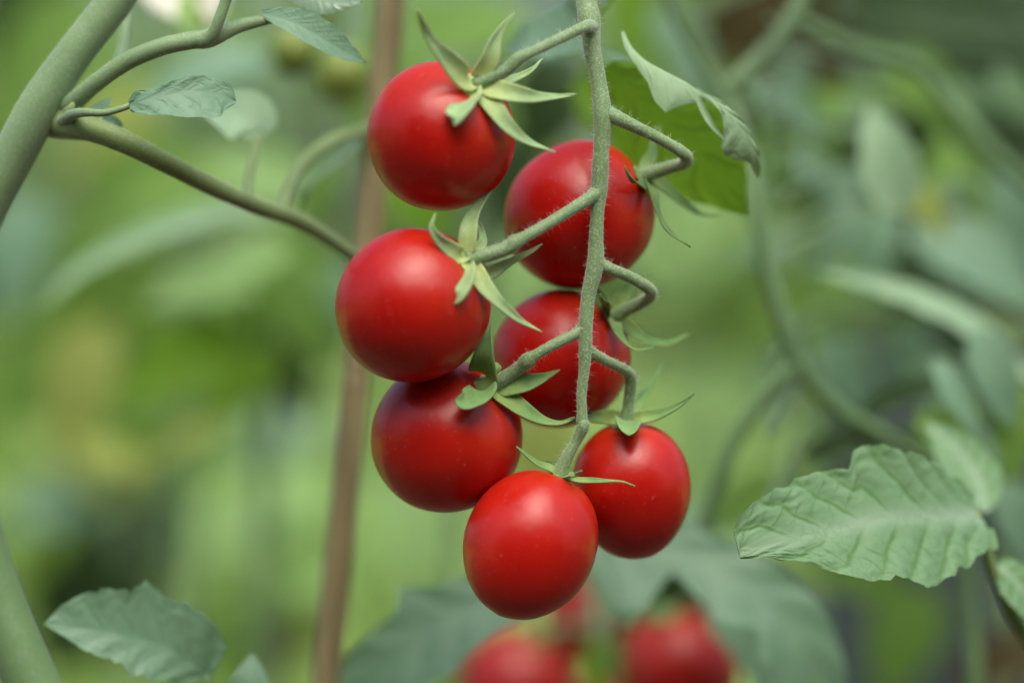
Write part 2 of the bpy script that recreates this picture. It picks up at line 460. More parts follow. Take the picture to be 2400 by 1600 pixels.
# ------------------------------------------------------------------ fruits
def fruit(parent, cpx, cpy, y, ra, rp, axis, mat, ribs=.012, seed=0, taper=.06, nu=72, nv=56):
    ax = Vector(axis).normalized()
    q = ax.to_track_quat('Z', 'Y').to_matrix()
    ra, rp = PX(ra, y), PX(rp, y)
    c = P(cpx, cpy, y); V, F = [], []
    rnd = random.Random(seed); ph = rnd.random() * 6
    for i in range(nv + 1):
        th = math.pi * i / nv
        for k in range(nu):
            an = 2 * math.pi * k / nu
            ct, st = math.cos(th), math.sin(th)
            w = 1 + taper * ct * .5 - .03 * max(0, -ct) ** 3
            sh = math.exp(-(th / .5) ** 2)
            rib = 1 + ribs * math.exp(-(th / .9) ** 2) * (math.sin(5 * an + ph) + .7 * math.sin(3 * an + 2 * ph) + .5 * math.sin(8 * an - ph)) * .7 * min(1, th / .3) + .004 * math.sin(2 * an + ph * 2) * st
            z = ra * (ct - .10 * math.exp(-(th / .24) ** 2) + (.012 * math.exp(-((math.pi - th) / .12) ** 2) * -1))
            lump = 1 + .016 * mnoise.noise(Vector((st * math.cos(an) * 1.6 + seed * 3, st * math.sin(an) * 1.6, ct * 1.6)))
            V.append(c + q @ Vector((rp * st * math.cos(an) * w * rib * lump, rp * st * math.sin(an) * w * rib * lump, z * lump)))
    for i in range(nv):
        for k in range(nu):
            a = i * nu + k; b = i * nu + (k + 1) % nu
            F.append((a, a + nu, b + nu, b))
    sh_ = [math.exp(-((math.pi * i / nv) / .75) ** 2) for i in range(nv + 1) for k in range(nu)]
    return link('fruit', V, F, mat, parent, {'shoulder': sh_}), c, ax, ra, rp

def calyx(parent, c, ax, ra, mat, wpx, y):
    """the pale disc where the sepals meet, a low five-lobed dome on top of the fruit"""
    q = ax.to_track_quat('Z', 'Y').to_matrix(); V, F, al = [], [], []
    r = PX(wpx, y) / 2; top = c + ax * (ra * DISC); n = 30
    for i in range(7):
        f = i / 6
        for k in range(n):
            an = 2 * math.pi * k / n
            rr = r * f * (1 + .14 * f * math.cos(5 * an))
            V.append(top + q @ Vector((rr * math.cos(an), rr * math.sin(an), r * (.30 * (1 - f * f) - .02 + .05 * f)))); al.append(f * .12)
    for i in range(6):
        for k in range(n):
            a = i * n + k; b = i * n + (k + 1) % n
            F.append((a, a + n, b + n, b))
    return link('calyx', V, F, mat, parent, {'along': al, 'vein': al})

def axis_to(cp, ra, q):
    """unit axis of a fruit whose calyx is seen at pixel q; q[2] says whether it leans to (-1) or from (1) the camera"""
    dx, dz = (q[0] - cp[0]) / (ra * DISC), (cp[1] - q[1]) / (ra * DISC)
    m = math.hypot(dx, dz)
    if m > .985: dx, dz = dx / m * .985, dz / m * .985
    return Vector((dx, q[2] * math.sqrt(max(0, 1 - dx * dx - dz * dz)), dz))
DISC = .945
def PXI(p): k = K(p.y); return (1200 + p.x / (S0 * k), 800 - (p.z - CAM_Z) / (S0 * k), p.y)
FR = 'ripe tomatoes on the front truss'
TOM = [  # centre px, py, y, r along axis, r across, axis, sepal material, calyx size, label, sepals
    ((1033, 322, -.004), 176, 174, (1112, 212, -1), 'sepal_pale', 66, 'topmost ripe red tomato with long pale sepals beside the bamboo stake', [
        ([(1118, 208, -.0162), (1080, 192, -.0185), (1032, 134, -.0225), (999, 82, -.026), (976, 22, -.030)], 54, (0, -1, .35), .0),
        ([(1124, 196, -.0162), (1140, 150, -.017), (1154, 105, -.017), (1178, 64, -.016), (1205, 30, -.015)], 46, (.25, -1, .1), .5),
        ([(1140, 218, -.016), (1180, 226, -.0165), (1236, 233, -.0165), (1290, 230, -.015), (1350, 223, -.013)], 46, (0, -1, .3), .0),
        ([(1128, 228, -.016), (1150, 262, -.0175), (1188, 306, -.018), (1238, 336, -.017), (1302, 358, -.015)], 48, (.2, -1, .5), .0),
        ([(1108, 222, -.0162), (1096, 242, -.0185), (1080, 262, -.022), (1068, 278, -.0245), (1064, 292, -.024)], 62, (-.5, -1, .7), .0),
        ([(1140, 206, -.015), (1180, 200, -.010), (1234, 176, -.006), (1270, 140, -.004)], 32, (.2, -1, .6), .0)]),
    ((965, 717, -.005), 186, 180, (1092, 614, -1), 'sepal_pale', 62, 'ripe red tomato at mid height whose left side stands furthest left of the truss', [
        ([(1088, 610, -.0150), (1062, 602, -.017), (1026, 570, -.019), (1009, 534, -.020), (1021, 500, -.020)], 40, (-.3, -1, .3), .0),
        ([(1090, 600, -.0148), (1090, 560, -.0145), (1100, 515, -.013), (1126, 474, -.011), (1163, 432, -.009)], 42, (-.5, -1, .0), .3),
        ([(1106, 602, -.0148), (1122, 572, -.010), (1112, 520, -.007), (1108, 490, -.006)], 26, (.3, -1, 0), .0),
        ([(1104, 628, -.0145), (1132, 645, -.012), (1184, 620, -.011), (1235, 594, -.010), (1270, 572, -.009)], 36, (.1, -1, -.5), .2),
        ([(1100, 634, -.0148), (1118, 668, -.016), (1160, 713, -.0165), (1212, 750, -.015), (1270, 778, -.013)], 42, (.3, -1, .4), .0),
        ([(1086, 630, -.0152), (1080, 652, -.0185), (1073, 676, -.021), (1069, 692, -.0215), (1070, 702, -.020)], 56, (-.4, -1, .5), .0)]),
    ((1045, 1025, .008), 181, 177, (1148, 908, -1), 'sepal', 62, 'ripe red tomato with a broad upright sepal, below the leftmost tomato', [
        ([(1146, 902, -.0020), (1131, 880, -.0050), (1130, 840, -.0080), (1138, 797, -.0075), (1150, 758, -.005)], 76, (-.2, -1, .55), .0),
        ([(1160, 905, -.0022), (1190, 908, -.0026), (1228, 903, -.003), (1268, 888, -.0025), (1312, 866, -.0015)], 54, (.1, -1, .25), .0),
        ([(1158, 920, -.0022), (1178, 942, -.0032), (1220, 968, -.0035), (1270, 988, -.003), (1312, 992, -.002), (1348, 979, -.001)], 50, (.2, -1, .8), .0),
        ([(1142, 912, -.0024), (1126, 926, -.0085), (1106, 938, -.0112), (1086, 944, -.0128), (1068, 936, -.0132)], 58, (-.3, -1, .35), .0)]),
    ((1357, 505, .019), 181, 171, (1500, 418, -1), 'sepal_dark', 54, 'ripe red tomato behind the fruit stem, beneath the curled leaf', [
        ([(1512, 418, .018), (1498, 438, .011), (1478, 428, .007), (1466, 406, .006), (1465, 388, .006)], 32, (-.6, -.6, -.4), .0),
        ([(1516, 424, .018), (1519, 455, .014), (1534, 503, .011), (1564, 543, .009), (1618, 578, .007)], 24, (.8, -1, .1), .0),
        ([(1520, 414, .020), (1550, 446, .024), (1596, 482, .027), (1640, 503, .030), (1684, 506, .032)], 26, (0, -1, .5), .0),
        ([(1512, 405, .020), (1516, 370, .025), (1526, 330, .028), (1546, 295, .030)], 26, (-.3, -1, 0), .0)]),
    ((1312, 842, .021), 168, 161, (1430, 746, -1), 'sepal', 52, 'ripe red tomato half hidden behind the fruit stem in the middle of the truss', [
        ([(1434, 738, .020), (1450, 700, .020), (1484, 670, .020), (1530, 640, .021)], 32, (0, -1, .3), .0),
        ([(1434, 745, .0185), (1430, 766, .014), (1448, 795, .011), (1484, 822, .009), (1532, 815, .008)], 26, (.5, -.7, .9), .0),
        ([(1440, 745, .020), (1462, 775, .022), (1508, 800, .024), (1562, 804, .026), (1616, 782, .028)], 30, (.1, -1, .5), .0),
        ([(1428, 735, .020), (1398, 705, .019), (1374, 664, .018), (1362, 626, .017)], 26, (-.2, -1, .2), .0),
        ([(1426, 738, .019), (1414, 722, .014), (1406, 708, .011), (1404, 690, .010)], 34, (-.3, -1, .2), .0)]),
    ((1480, 1148, .0135), 163, 140, (1467, 993, -1), 'sepal', 50, 'oval ripe red tomato on the lower right of the truss with sepals like wings', [
        ([(1472, 990, .012), (1505, 992, .011), (1552, 977, .010), (1597, 950, .009), (1628, 920, .008)], 26, (.1, -1, .55), .0),
        ([(1476, 984, .013), (1494, 958, .018), (1521, 918, .021), (1552, 852, .024)], 26, (.3, -1, .2), .0),
        ([(1460, 990, .012), (1440, 993, .013), (1387, 987, .015), (1333, 980, .017), (1293, 968, .018)], 30, (0, -1, .6), .0),
        ([(1469, 990, .011), (1472, 1000, .006), (1473, 1010, .002), (1474, 1024, .000)], 44, (.1, -.6, .9), .0)]),
    ((1242, 1277, -.001), 180, 155, (1308, 1120, 1), 'sepal', 46, 'lowest ripe red tomato at the end of the front truss', [
        ([(1304, 1122, .003), (1286, 1112, .002), (1260, 1098, .001), (1232, 1069, 0), (1210, 1046, 0)], 26, (-.3, -.7, .9), .0),
        ([(1318, 1124, .002), (1332, 1128, -.003), (1346, 1121, -.006), (1362, 1106, -.008)], 30, (.2, -.9, .3), .2),
        ([(1320, 1124, .004), (1352, 1138, .002), (1402, 1135, .001), (1456, 1132, .000), (1488, 1140, .000)], 18, (0, -.8, .9), .0),
        ([(1308, 1116, .006), (1286, 1102, .010), (1262, 1090, .014)], 26, (-.2, -1, .4), .0)]),
]
BL = (62, 56, 58, 44)
for n, (cp, ra, rp, cq, sm, cw, label, seps) in enumerate(TOM):
    t = thing('cherry_tomato', label, 'tomato', FR)
    ax = axis_to(cp, ra, cq)
    _, c, axv, RA, RP = fruit(t, *cp, ra, rp, ax, M['fruit'], .024, n * 1.3)
    cal = calyx(t, c, axv, RA, M[sm], cw * 1.25, cp[2])
    disc = c + axv * (RA * DISC)
    dp = PXI(disc + axv * .0008)
    for k, (sp, w, nn, tw) in enumerate(seps):
        dy = dp[2] - sp[0][2]
        ox, oy = sp[1][0] - dp[0], sp[1][1] - dp[1]; ol = max(1, math.hypot(ox, oy))
        first = (dp[0] + ox / ol * min(ol * .35, cw * .22), dp[1] + oy / ol * min(ol * .35, cw * .22), dp[2])
        lift = PXI(disc + axv * .0018)
        sp2 = [first] + [(x + (lift[0] - dp[0]) * g, z + (lift[1] - dp[1]) * g, y + dy + (lift[2] - dp[2]) * g) for (x, z, y), g in zip(sp[1:], (1, .7, .3, 0, 0))]
        pr = prof(BLUNT if w in BL else SEPAL, w / 2 * (1.16 if n < 3 else 1.42 if n < 6 else 1.25))
        blade('sepal', sp2, pr, pr, nn, M[sm], cal, 30, 8, .10, .22, ripple=.012, twist=tw, seed=n * 10 + k, solid=.00028, veins=1)
    pts, ws = peds[n]
    e = PXI(disc + axv * .0005)
    dy = e[2] - pts[-1][2]; m = len(pts) - 1
    pts = [(x, z, y + dy * (i / m) ** 2) for i, (x, z, y) in enumerate(pts[:-1])] + [e]
    tube('pedicel', pts, [w * .92 for w in ws], M['truss'], truss, 18, 64, .06, fr_keep)
hair_on('fine_hair', fr_keep, 9, .00026, .00002, M['hair'], truss, 3)
hair_on('long_hair', fr_keep, .9, .0013, .00003, M['hair'], truss, 4)

# ------------------------------------------------------------------ bamboo stake
def bamboo_mat():
    m, nt, b = new_mat('weathered bamboo')
    tc = nd(nt, 'ShaderNodeTexCoord'); mp = nd(nt, 'ShaderNodeMapping'); mp.inputs['Scale'].default_value = (1, 1, .06)
    nt.links.new(tc.outputs['Object'], mp.inputs[0])
    n = noise_tex(nt, 420, 4, .6, mp.outputs[0])
    r = ramp(nt, n.outputs[0], [(.3, (.17, .14, .065)), (.5, (.27, .225, .105)), (.75, (.36, .31, .16))])
    nt.links.new(r.outputs[0], b.inputs['Base Color']); b.inputs['Roughness'].default_value = .5
    nt.links.new(bump(nt, n.outputs[0], .0003, .5), b.inputs['Normal'])
    return m
M['bamboo'] = bamboo_mat()
stake = thing('bamboo_stake', 'tan bamboo stake standing aslant behind the ripe tomatoes', 'stake')
yS = .075
def stake_at(py): return (918 - .0955 * py + 0, py, yS)
stk = [(x, p, y) for x, p, y in [stake_at(v) for v in (-700, 0, 400, 800, 1200, 1600, 2400, 4000, 9200)]]
tube('cane', stk, [68] * 9, M['bamboo'], stake, 24, 60, .02)
for v in (-420, 900, 2300):
    x, p, y = stake_at(v)
    tube('node_ring', [(x + .6, p - 7, y), (x, p, y), (x - .6, p + 7, y)], [68.5, 73, 68.5], M['bamboo'], stake, 24, 7, .01)

# ------------------------------------------------------------------ left plant, close to the camera's focus
lp = thing('tomato_plant', 'tomato plant with thick slanting main stem and forked side shoots beside the stake', 'tomato plant')
lk = []
tube('main_stem', [GP(-700, .05), (-420, 1500, .03), (-200, 900, .022), (-45, 520, .016), (18, 395, .014), (80, 272, .012), (118, 205, .012), (190, 105, .012), (268, 5, .012), (330, -90, .012), (620, -500, .014), (1000, -950, .02), (1330, -1400, .03)],
     [130, 110, 104, 96, 98, 100, 92, 86, 86, 84, 82, 80, 70], M['stem'], lp, 22, 190, .03, lk)
tube('side_shoot', [(92, 282, .0165), (146, 258, .0135), (180, 234, .0100), (225, 195, .007), (300, 143, .005), (380, 110, .004), (450, 95, .004), (492, 90, .004), (560, 62, .006), (645, 42, .008)],
     [52, 50, 45, 42, 42, 42, 42, 44, 32, 22], M['stem'], lp, 18, 70, .03, lk)
tube('side_shoot', [(470, 100, .003), (498, 82, .002), (512, 50, .001), (528, 5, .001), (550, -60, .001), (600, -260, .004)], [34, 34, 28, 26, 26, 16], M['stem'], lp, 16, 30, .03, lk)
tube('leaf_stalk', [(55, 262, .0165), (98, 274, .0165), (138, 286, .0142), (178, 294, .0108), (225, 306, .0080), (300, 337, .007), (400, 388, .010), (500, 438, .016), (600, 482, .024), (690, 512, .032), (780, 565, .042), (880, 640, .054)],
     [66, 78, 80, 69, 59, 52, 46, 44, 40, 40, 34, 30], M['stem_olive'], lp, 20, 90, .04, lk)
tube('leaf_stalk', [(275, 160, .02), (290, 110, .028), (296, 40, .033), (300, -40, .036)], [32, 30, 30, 30], M['stem'], lp, 14, 24)
tube('leaf_stalk', [(150, 282, .010), (172, 268, .006), (200, 264, .002), (250, 264, 0), (312, 246, 0)], [34, 26, 20, 16, 14], M['stem'], lp, 14, 24, .03, lk)
tube('leaf_stalk', [(660, 495, .030), (672, 455, .034), (705, 390, .044), (770, 335, .056), (870, 300, .07)], [44, 36, 32, 30, 28], M['stem_olive'], lp, 16, 40)
tube('leaf_stalk', [(585, 470, .022), (583, 420, .03), (594, 370, .037), (606, 320, .042)], [26, 24, 22, 20], M['stem_olive'], lp, 14, 24)
tube('leaf_scar', [(150, 274, .0100), (163, 258, .0078), (172, 242, .0076)], [24, 24, 10], M['stem_olive'], lp, 12, 12)
hair_on('fine_hair', lk, 2.5, .0006, .000016, M['hair'], lp, 9)
# small twisted leaflet
blade('leaflet', [(304, 247, -.001), (335, 235, -.002), (390, 222, -.002), (460, 214, -.001), (520, 222, .001), (552, 238, .002)],
      ([0, .1, .3, .45, .7, .9, 1], [12, 26, 22, 30, 40, 30, 3]), ([0, .1, .3, .5, .75, .9, 1], [16, 34, 56, 70, 72, 58, 8]), (.05, -1, .4), M['leaf_blue'], lp, 70, 30,
      .02, .12, pucker=.022, veins=4, ripple=.014, seed=4, jag=.05)
# top leaflet reaching towards the stake
blade('leaflet', [(612, 32, .007), (680, 52, .006), (740, 82, .006), (800, 118, .007), (860, 149, .010)],
      ([0, .15, .4, .65, .85, 1], [8, 30, 44, 40, 22, 0]), ([0, .15, .4, .65, .85, 1], [6, 22, 34, 30, 18, 0]), (-.1, -1, .5), M['leaf_blue'], lp, 60, 24, .10, .1, pucker=.010, veins=7, vslope=1.6, seed=5, jag=.04)
# glossy leaflet cut by the top edge
M['leaf_gloss'] = leaf_mat('glossy wet leaf', (.18, .30, .18), (.24, .36, .22), (.2, .33, .18), (.2, .4, .08), .2, .16, .2, .4, .9)
blade('leaflet', [(640, -70, .02), (700, -30, .016), (770, 0, .012), (845, 4, .010)], ([0, .3, .7, 1], [10, 50, 60, 10]), ([0, .3, .7, 1], [10, 36, 34, 6]),
      (.2, -.8, 1), M['leaf_gloss'], lp, 40, 20, -.1, -.6, pucker=.01, seed=6)
# small leaf behind the first
blade('leaflet', [(612, 325, .042), (596, 290, .042), (550, 264, .043), (475, 262, .045)], prof(OVATE, 74), prof(OVATE, 66), (0, -1, .5), M['leaf_palefar'], lp, 30, 12, .1, .1, pucker=.01, seed=7)
blade('leaflet', [(870, 300, .07), (800, 370, .075), (730, 430, .08), (690, 500, .085)], prof(OVATE, 20), prof(OVATE, 44), (.6, -.8, .9), M['leaf_main'], lp, 30, 12, .1, .1, pucker=.01, seed=8)
blade('leaflet', [(215, 275, .012), (240, 250, .014), (262, 230, .016)], prof(OVATE, 16), prof(OVATE, 16), (0, -1, .3), M['leaf_blue'], lp, 16, 8, .1, .1, seed=9)
blade('leaflet', [(240, 275, .012), (270, 285, .016), (290, 300, .018)], prof(OVATE, 14), prof(OVATE, 14), (0, -1, .3), M['leaf_blue'], lp, 16, 8, .1, .1, seed=10)

# ------------------------------------------------------------------ bottom-left stem and leaf
bl = thing('tomato_plant', 'thick stem with a pale serrated leaf rising from the bottom left corner', 'tomato plant')
bk = []
tube('main_stem', [(-150, 900, .03), (-75, 1180, .026), (-30, 1330, .024), (25, 1480, .022), (80, 1610, .02), (180, 1860, .02), (300, 2300, .02), GP(420, .03)], [110, 116, 122, 128, 132, 134, 136, 140], M['stem_mid'], bl, 20, 60, .03, bk)
blade('leaflet', [(488, 1588, .03), (450, 1555, .028), (405, 1524, .026), (340, 1500, .024), (268, 1484, .022), (180, 1470, .021), (102, 1462, .020)],
      ([0, .05, .1, .2, .35, .5, .55, .7, .85, 1], [4, 24, 46, 66, 84, 88, 66, 58, 34, 0]), ([0, .05, .15, .3, .42, .5, .56, .585, .6, .8, .93, 1], [10, 76, 100, 112, 108, 128, 120, 94, 104, 84, 40, 0]), (.1, -1, .25), M['leaf_blue'], bl, 70, 28, .08, .12, pucker=.02, veins=6, ripple=.012, seed=12, teeth=5, tamp=.10, jag=.08)
tube('leaf_stalk', [(484, 1584, .03), (500, 1640, .032), (520, 1760, .034), (470, 2000, .03), (320, 2300, .022)], [12, 14, 18, 24, 30], M['stem'], bl, 12, 30)
blade('leaflet', [(560, 1680, .03), (572, 1640, .028), (585, 1590, .028), (592, 1530, .03)], prof(OVATE, 52), prof(OVATE, 56), (0, -1, .3), M['leaf_blue'], bl, 26, 12, .08, .1, pucker=.012, seed=13)
hair_on('fine_hair', bk, .6, .0006, .000016, M['hair'], bl, 10)

# ------------------------------------------------------------------ right leaf in focus
rp_ = thing('tomato_plant', 'tomato plant whose large pale veined leaf points left at the lower right', 'tomato plant')
f = .3189
midr = [(2294, 1206, .030), (2240, 1209, .024), (2170, 1210, .018), (2065, 1215, .012), (1970, 1237, .008), (1875, 1258, .004), (1795, 1280, .001), (1733, 1306, -.001)]
up = ([0, .03, .13, .24, .37, .475, .497, .525, .55, .61, .72, .745, .80, .87, .93, .98, 1], [50, 100, 132, 142, 160, 176, 172, 126, 134, 141, 138, 124, 120, 108, 90, 60, 4])
lo = tuple_scale(1.24, [0, .02, .04, .09, .14, .20, .24, .29, .38, .42, .46, .55, .63, .70, .78, .87, .95, 1], [40, 66, 84, 78, 92, 112, 110, 130, 148, 146, 128, 128, 116, 92, 56, 32, 14, 2])
blade('leaf_blade', midr, lo, up, (-.12, -1, .35), M['leaf_main'], rp_, 170, 90, .04, .10, teeth=0, pucker=.015, veins=7.5, vslope=1.5, ripple=.012, vw=.06, seed=21, jag=.07)
tube('leaf_stalk', [(2290, 1204, .030), (2318, 1212, .030), (2328, 1245, .030), (2316, 1290, .030), (2330, 1350, .032), (2372, 1440, .036), (2440, 1560, .04), (2600, 2200, .06), GP(2700, .06)],
     [14, 16, 20, 26, 30, 34, 36, 46, 50], M['stem_olive'], rp_, 14, 60)
blade('leaf_blade', [(2330, 1330, .034), (2360, 1340, .033), (2410, 1400, .033), (2460, 1480, .035)], prof(OVATE, 46), prof(OVATE, 60), (.3, -1, .5), M['leaf_main'], rp_, 40, 20, .08, .1, pucker=.02, seed=22)
blade('leaf_blade', [(2310, 1200, .05), (2290, 1120, .055), (2240, 1050, .06), (2170, 985, .065)], prof(OVATE, 74), prof(OVATE, 54), (0, -1, .4), M['leaf_main'], rp_, 60, 24, .1, .1, pucker=.015, teeth=4, tamp=.25, seed=23)

# ------------------------------------------------------------------ curled leaf above the right tomatoes
cl = thing('tomato_leaf', 'curled tomato leaf with pale rolled rim and shaded green underside above right', 'leaf')
blade('leaf_blade', [(1425, 150, .026), (1500, 235, .027), (1590, 320, .028), (1670, 405, .030), (1752, 505, .032)],
      ([0, .1, .25, .5, .66, .74, .82, .9, 1], [16, 60, 92, 122, 112, 84, 70, 34, 2]), ([0, .1, .3, .5, .65, .8, .92, 1], [24, 80, 140, 160, 140, 96, 40, 2]), (-.45, -1, -.45), M['leaf_under'], cl, 90, 40, .0, -.12,
      teeth=5, tamp=.12, pucker=.022, veins=5, vslope=1.3, vw=.06, seed=31)
blade('rolled_rim', [(1459, 74, .014), (1476, 112, .012), (1508, 146, .010), (1555, 174, .009), (1605, 200, .010), (1650, 230, .012)],
      ([0, .2, .5, .8, 1], [3, 6, 9, 10, 6]), ([0, .15, .35, .5, .62, .72, .82, 1], [3, 9, 16, 34, 66, 78, 50, 8]), (-.1, -1, .45), M['leaf_pale'], cl, 70, 24, .0, -.25, pucker=.006, veins=5, seed=32)
blade('rolled_rim', [(1630, 214, .012), (1680, 240, .011), (1722, 280, .011), (1754, 326, .012), (1772, 372, .014), (1777, 416, .018)],
      ([0, .2, .5, .8, 1], [8, 10, 14, 10, 3]), ([0, .15, .3, .42, .52, .62, .72, .8, 1], [5, 9, 14, 40, 62, 66, 48, 18, 4]), (-.1, -1, .5), M['leaf_pale'], cl, 70, 30, .0, -.25, pucker=.026, veins=6, ripple=.006, seed=36)
blade('rolled_rim', [(1636, 226, .010), (1652, 262, .010), (1672, 296, .010), (1698, 326, .011)], ([0, .5, 1], [6, 7, 3]), ([0, .5, 1], [9, 9, 3]), (-.3, -1, .4), M['leaf_pale'], cl, 24, 8, .1, .2, seed=33)
tube('leaf_stalk', [(1352, -330, .010), (1380, -120, .024), (1396, 60, .03), (1400, 130, .034), (1408, 170, .036), (1425, 190, .036)], [22, 18, 14, 14, 14, 12], M['stem'], cl, 12, 24)

# leaf behind the truss top
tl = thing('tomato_leaf', 'blue green leaf hanging behind the top of the fruit stem', 'leaf')
blade('leaf_blade', [(1400, 30, .05), (1350, 66, .052), (1290, 84, .054), (1230, 92, .056), (1180, 118, .06)], ([0, .2, .5, .8, 1], [14, 70, 76, 50, 4]), ([0, .2, .5, .8, 1], [14, 80, 66, 36, 4]), (.1, -1, .55), M['leaf_blue'], tl, 44, 18, .06, .08, pucker=.014, veins=6, seed=34)
tube('leaf_stalk', [(1400, 30, .05), (1430, -10, .05), (1440, -160, .045), (1400, -420, .03), (1340, -600, .016)], [10, 14, 18, 22, 24], M['stem'], tl, 12, 16)
blade('leaf_blade', [(1408, 120, .07), (1440, 140, .07), (1500, 168, .068), (1545, 190, .066)], prof(OVATE, 22), prof(OVATE, 18), (0, -1, .6), M['leaf_blue'], tl, 24, 10, .1, .3, seed=35)

# ------------------------------------------------------------------ lower centre: leaves and the second truss behind
bt = thing('tomato_plant', 'tomato plant with broad blue green leaves behind the lowest tomato', 'tomato plant')
blade('leaf_blade', [(1300, 1400, .075), (1180, 1400, .072), (1060, 1440, .070), (930, 1540, .070), (780, 1700, .074)],
      ([0, .2, .5, .8, 1], [20, 80, 130, 90, 4]), ([0, .2, .4, .5, .55, .8, 1], [10, 60, 78, 130, 84, 90, 4]), (-.2, -1, .45), M['leaf_blue'], bt, 60, 24, .05, .1, pucker=.014, veins=6, seed=41)
blade('leaf_blade', [(1360, 1250, .085), (1480, 1270, .082), (1620, 1300, .080), (1760, 1380, .078), (1880, 1500, .078), (1960, 1680, .08)],
      ([0, .1, .3, .5, .7, .9, 1], [20, 50, 60, 80, 90, 60, 4]), ([0, .1, .18, .24, .3, .38, .5, .56, .62, .7, .85, 1], [20, 100, 190, 180, 60, 90, 120, 110, 70, 120, 110, 4]), (.1, -1, .5), M['leaf_blue'], bt, 80, 26, .05, .1, pucker=.014, veins=6, seed=42)
blade('leaf_blade', [(1380, 1270, .10), (1430, 1330, .10), (1460, 1400, .10), (1480, 1470, .10)], prof(OVATE, 60), prof(OVATE, 64), (.1, -1, .4), M['leaf_blue'], bt, 36, 14, .05, .1, pucker=.012, seed=43)
tube('main_stem', [(1350, 1220, .19), (1400, 1370, .20), (1440, 1700, .21), (1440, 2600, .21), (1400, 5000, .21), GP(1400, .21)], [20, 40, 60, 80, 90, 90], M['stem_far'], bt, 14, 40)
blade('leaf_blade', [(1660, 1330, .12), (1720, 1420, .12), (1780, 1520, .12), (1810, 1680, .12)], prof(OVATE, 90), prof(OVATE, 80), (.1, -1, .2), M['leaf_blue'], bt, 36, 14, .05, .1, teeth=4, tamp=.2, pucker=.014, seed=47)
far_dark = blade('leaf_blade', [(1520, 1340, .16), (1570, 1390, .16), (1630, 1440, .16), (1700, 1470, .16)], prof(OVATE, 80), prof(OVATE, 80), (0, -1, -.1), M['leaf_dark'], bt, 24, 10, .05, .1, seed=48)
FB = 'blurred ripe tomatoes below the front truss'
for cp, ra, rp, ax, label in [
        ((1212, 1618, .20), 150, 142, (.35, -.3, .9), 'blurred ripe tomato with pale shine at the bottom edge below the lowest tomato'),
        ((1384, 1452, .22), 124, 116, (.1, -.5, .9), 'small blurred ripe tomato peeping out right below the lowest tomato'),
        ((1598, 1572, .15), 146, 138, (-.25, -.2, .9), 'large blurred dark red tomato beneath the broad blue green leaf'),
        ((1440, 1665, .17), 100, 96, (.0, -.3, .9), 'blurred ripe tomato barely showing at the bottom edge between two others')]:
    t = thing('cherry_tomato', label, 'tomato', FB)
    _, c, axv, RA, RP = fruit(t, *cp, ra, rp, ax, M['fruit_shade'], .014, cp[0] * .1, nu=40, nv=30)
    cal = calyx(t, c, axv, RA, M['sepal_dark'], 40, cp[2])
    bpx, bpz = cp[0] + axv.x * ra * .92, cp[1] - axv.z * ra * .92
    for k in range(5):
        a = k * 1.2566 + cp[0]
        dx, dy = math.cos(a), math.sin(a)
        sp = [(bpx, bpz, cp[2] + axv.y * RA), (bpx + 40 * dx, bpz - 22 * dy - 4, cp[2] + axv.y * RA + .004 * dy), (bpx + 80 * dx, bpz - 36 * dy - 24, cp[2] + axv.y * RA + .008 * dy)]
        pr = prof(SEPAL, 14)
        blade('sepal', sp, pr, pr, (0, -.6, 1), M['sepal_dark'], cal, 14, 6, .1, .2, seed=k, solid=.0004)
t2 = thing('tomato_truss', 'blurred fruit stem joining the tomatoes at the bottom edge', 'fruit stem')
tube('rachis', [(1400, 1360, .20), (1402, 1480, .19), (1392, 1560, .185), (1380, 1700, .18)], [26, 26, 24, 20], M['stem_far'], t2, 12, 24)
for pts in ([(1400, 1470, .19), (1330, 1470, .192), (1262, 1488, .195)], [(1400, 1375, .20), (1398, 1350, .208), (1394, 1345, .214)], [(1400, 1490, .19), (1480, 1440, .168), (1566, 1440, .148)], [(1392, 1540, .185), (1420, 1560, .176), (1440, 1574, .168)]):
    tube('pedicel', pts, [20, 20, 24], M['stem_far'], t2, 10, 16)
blade('leaflet', [(1402, 1500, .186), (1402, 1540, .165), (1397, 1590, .15), (1390, 1660, .15)], prof(OVATE, 50), prof(OVATE, 56), (0, -1, -.2), M['leaf_under'], t2, 24, 10, .1, .1, seed=46)

# ------------------------------------------------------------------ blurred plants behind (leaf: x, y, depth, length, width, direction deg, lean, material)
def far_leaf(parent, px, py, y, ln, wd, ang, mat, lean=.4, bend=.25, seed=0, name='leaf'):
    a = R(ang); dx, dy = math.cos(a), -math.sin(a)
    nx, ny = -dy, dx
    sp = []
    for t in (-.5, -.2, .12, .5):
        b = bend * ln * (t * t - .1)
        sp.append((px + dx * ln * t + nx * 0 , py + dy * ln * t + b, y + .25 * PX(ln, y) * (t * t)))
    sx, sy = parent['stem_x'], parent['stem_y']              # a thin stalk joins the leaf to its plant's stem
    b0 = sp[0]; zt = b0[1] + 120
    k0, k1 = K(b0[2]), K(sy); tz = 800 + (zt - 800) * k0 / k1
    tube('leaf_stalk', [b0, ((b0[0] * 2 + sx) / 3, (b0[1] * 2 + zt) / 3 - 30, (b0[2] * 2 + sy) / 3), (sx, tz, sy)], [7, 10, 13], M['stem_far'], parent, 6, 8, 0)
    return blade(name, sp, prof(OVATE, wd * .5), prof(OVATE, wd * .5), (random.uniform(-.3, .3), -1, lean), M[mat], parent, 24, 10, .12, .1, teeth=5, tamp=.18, pucker=.01, seed=seed)

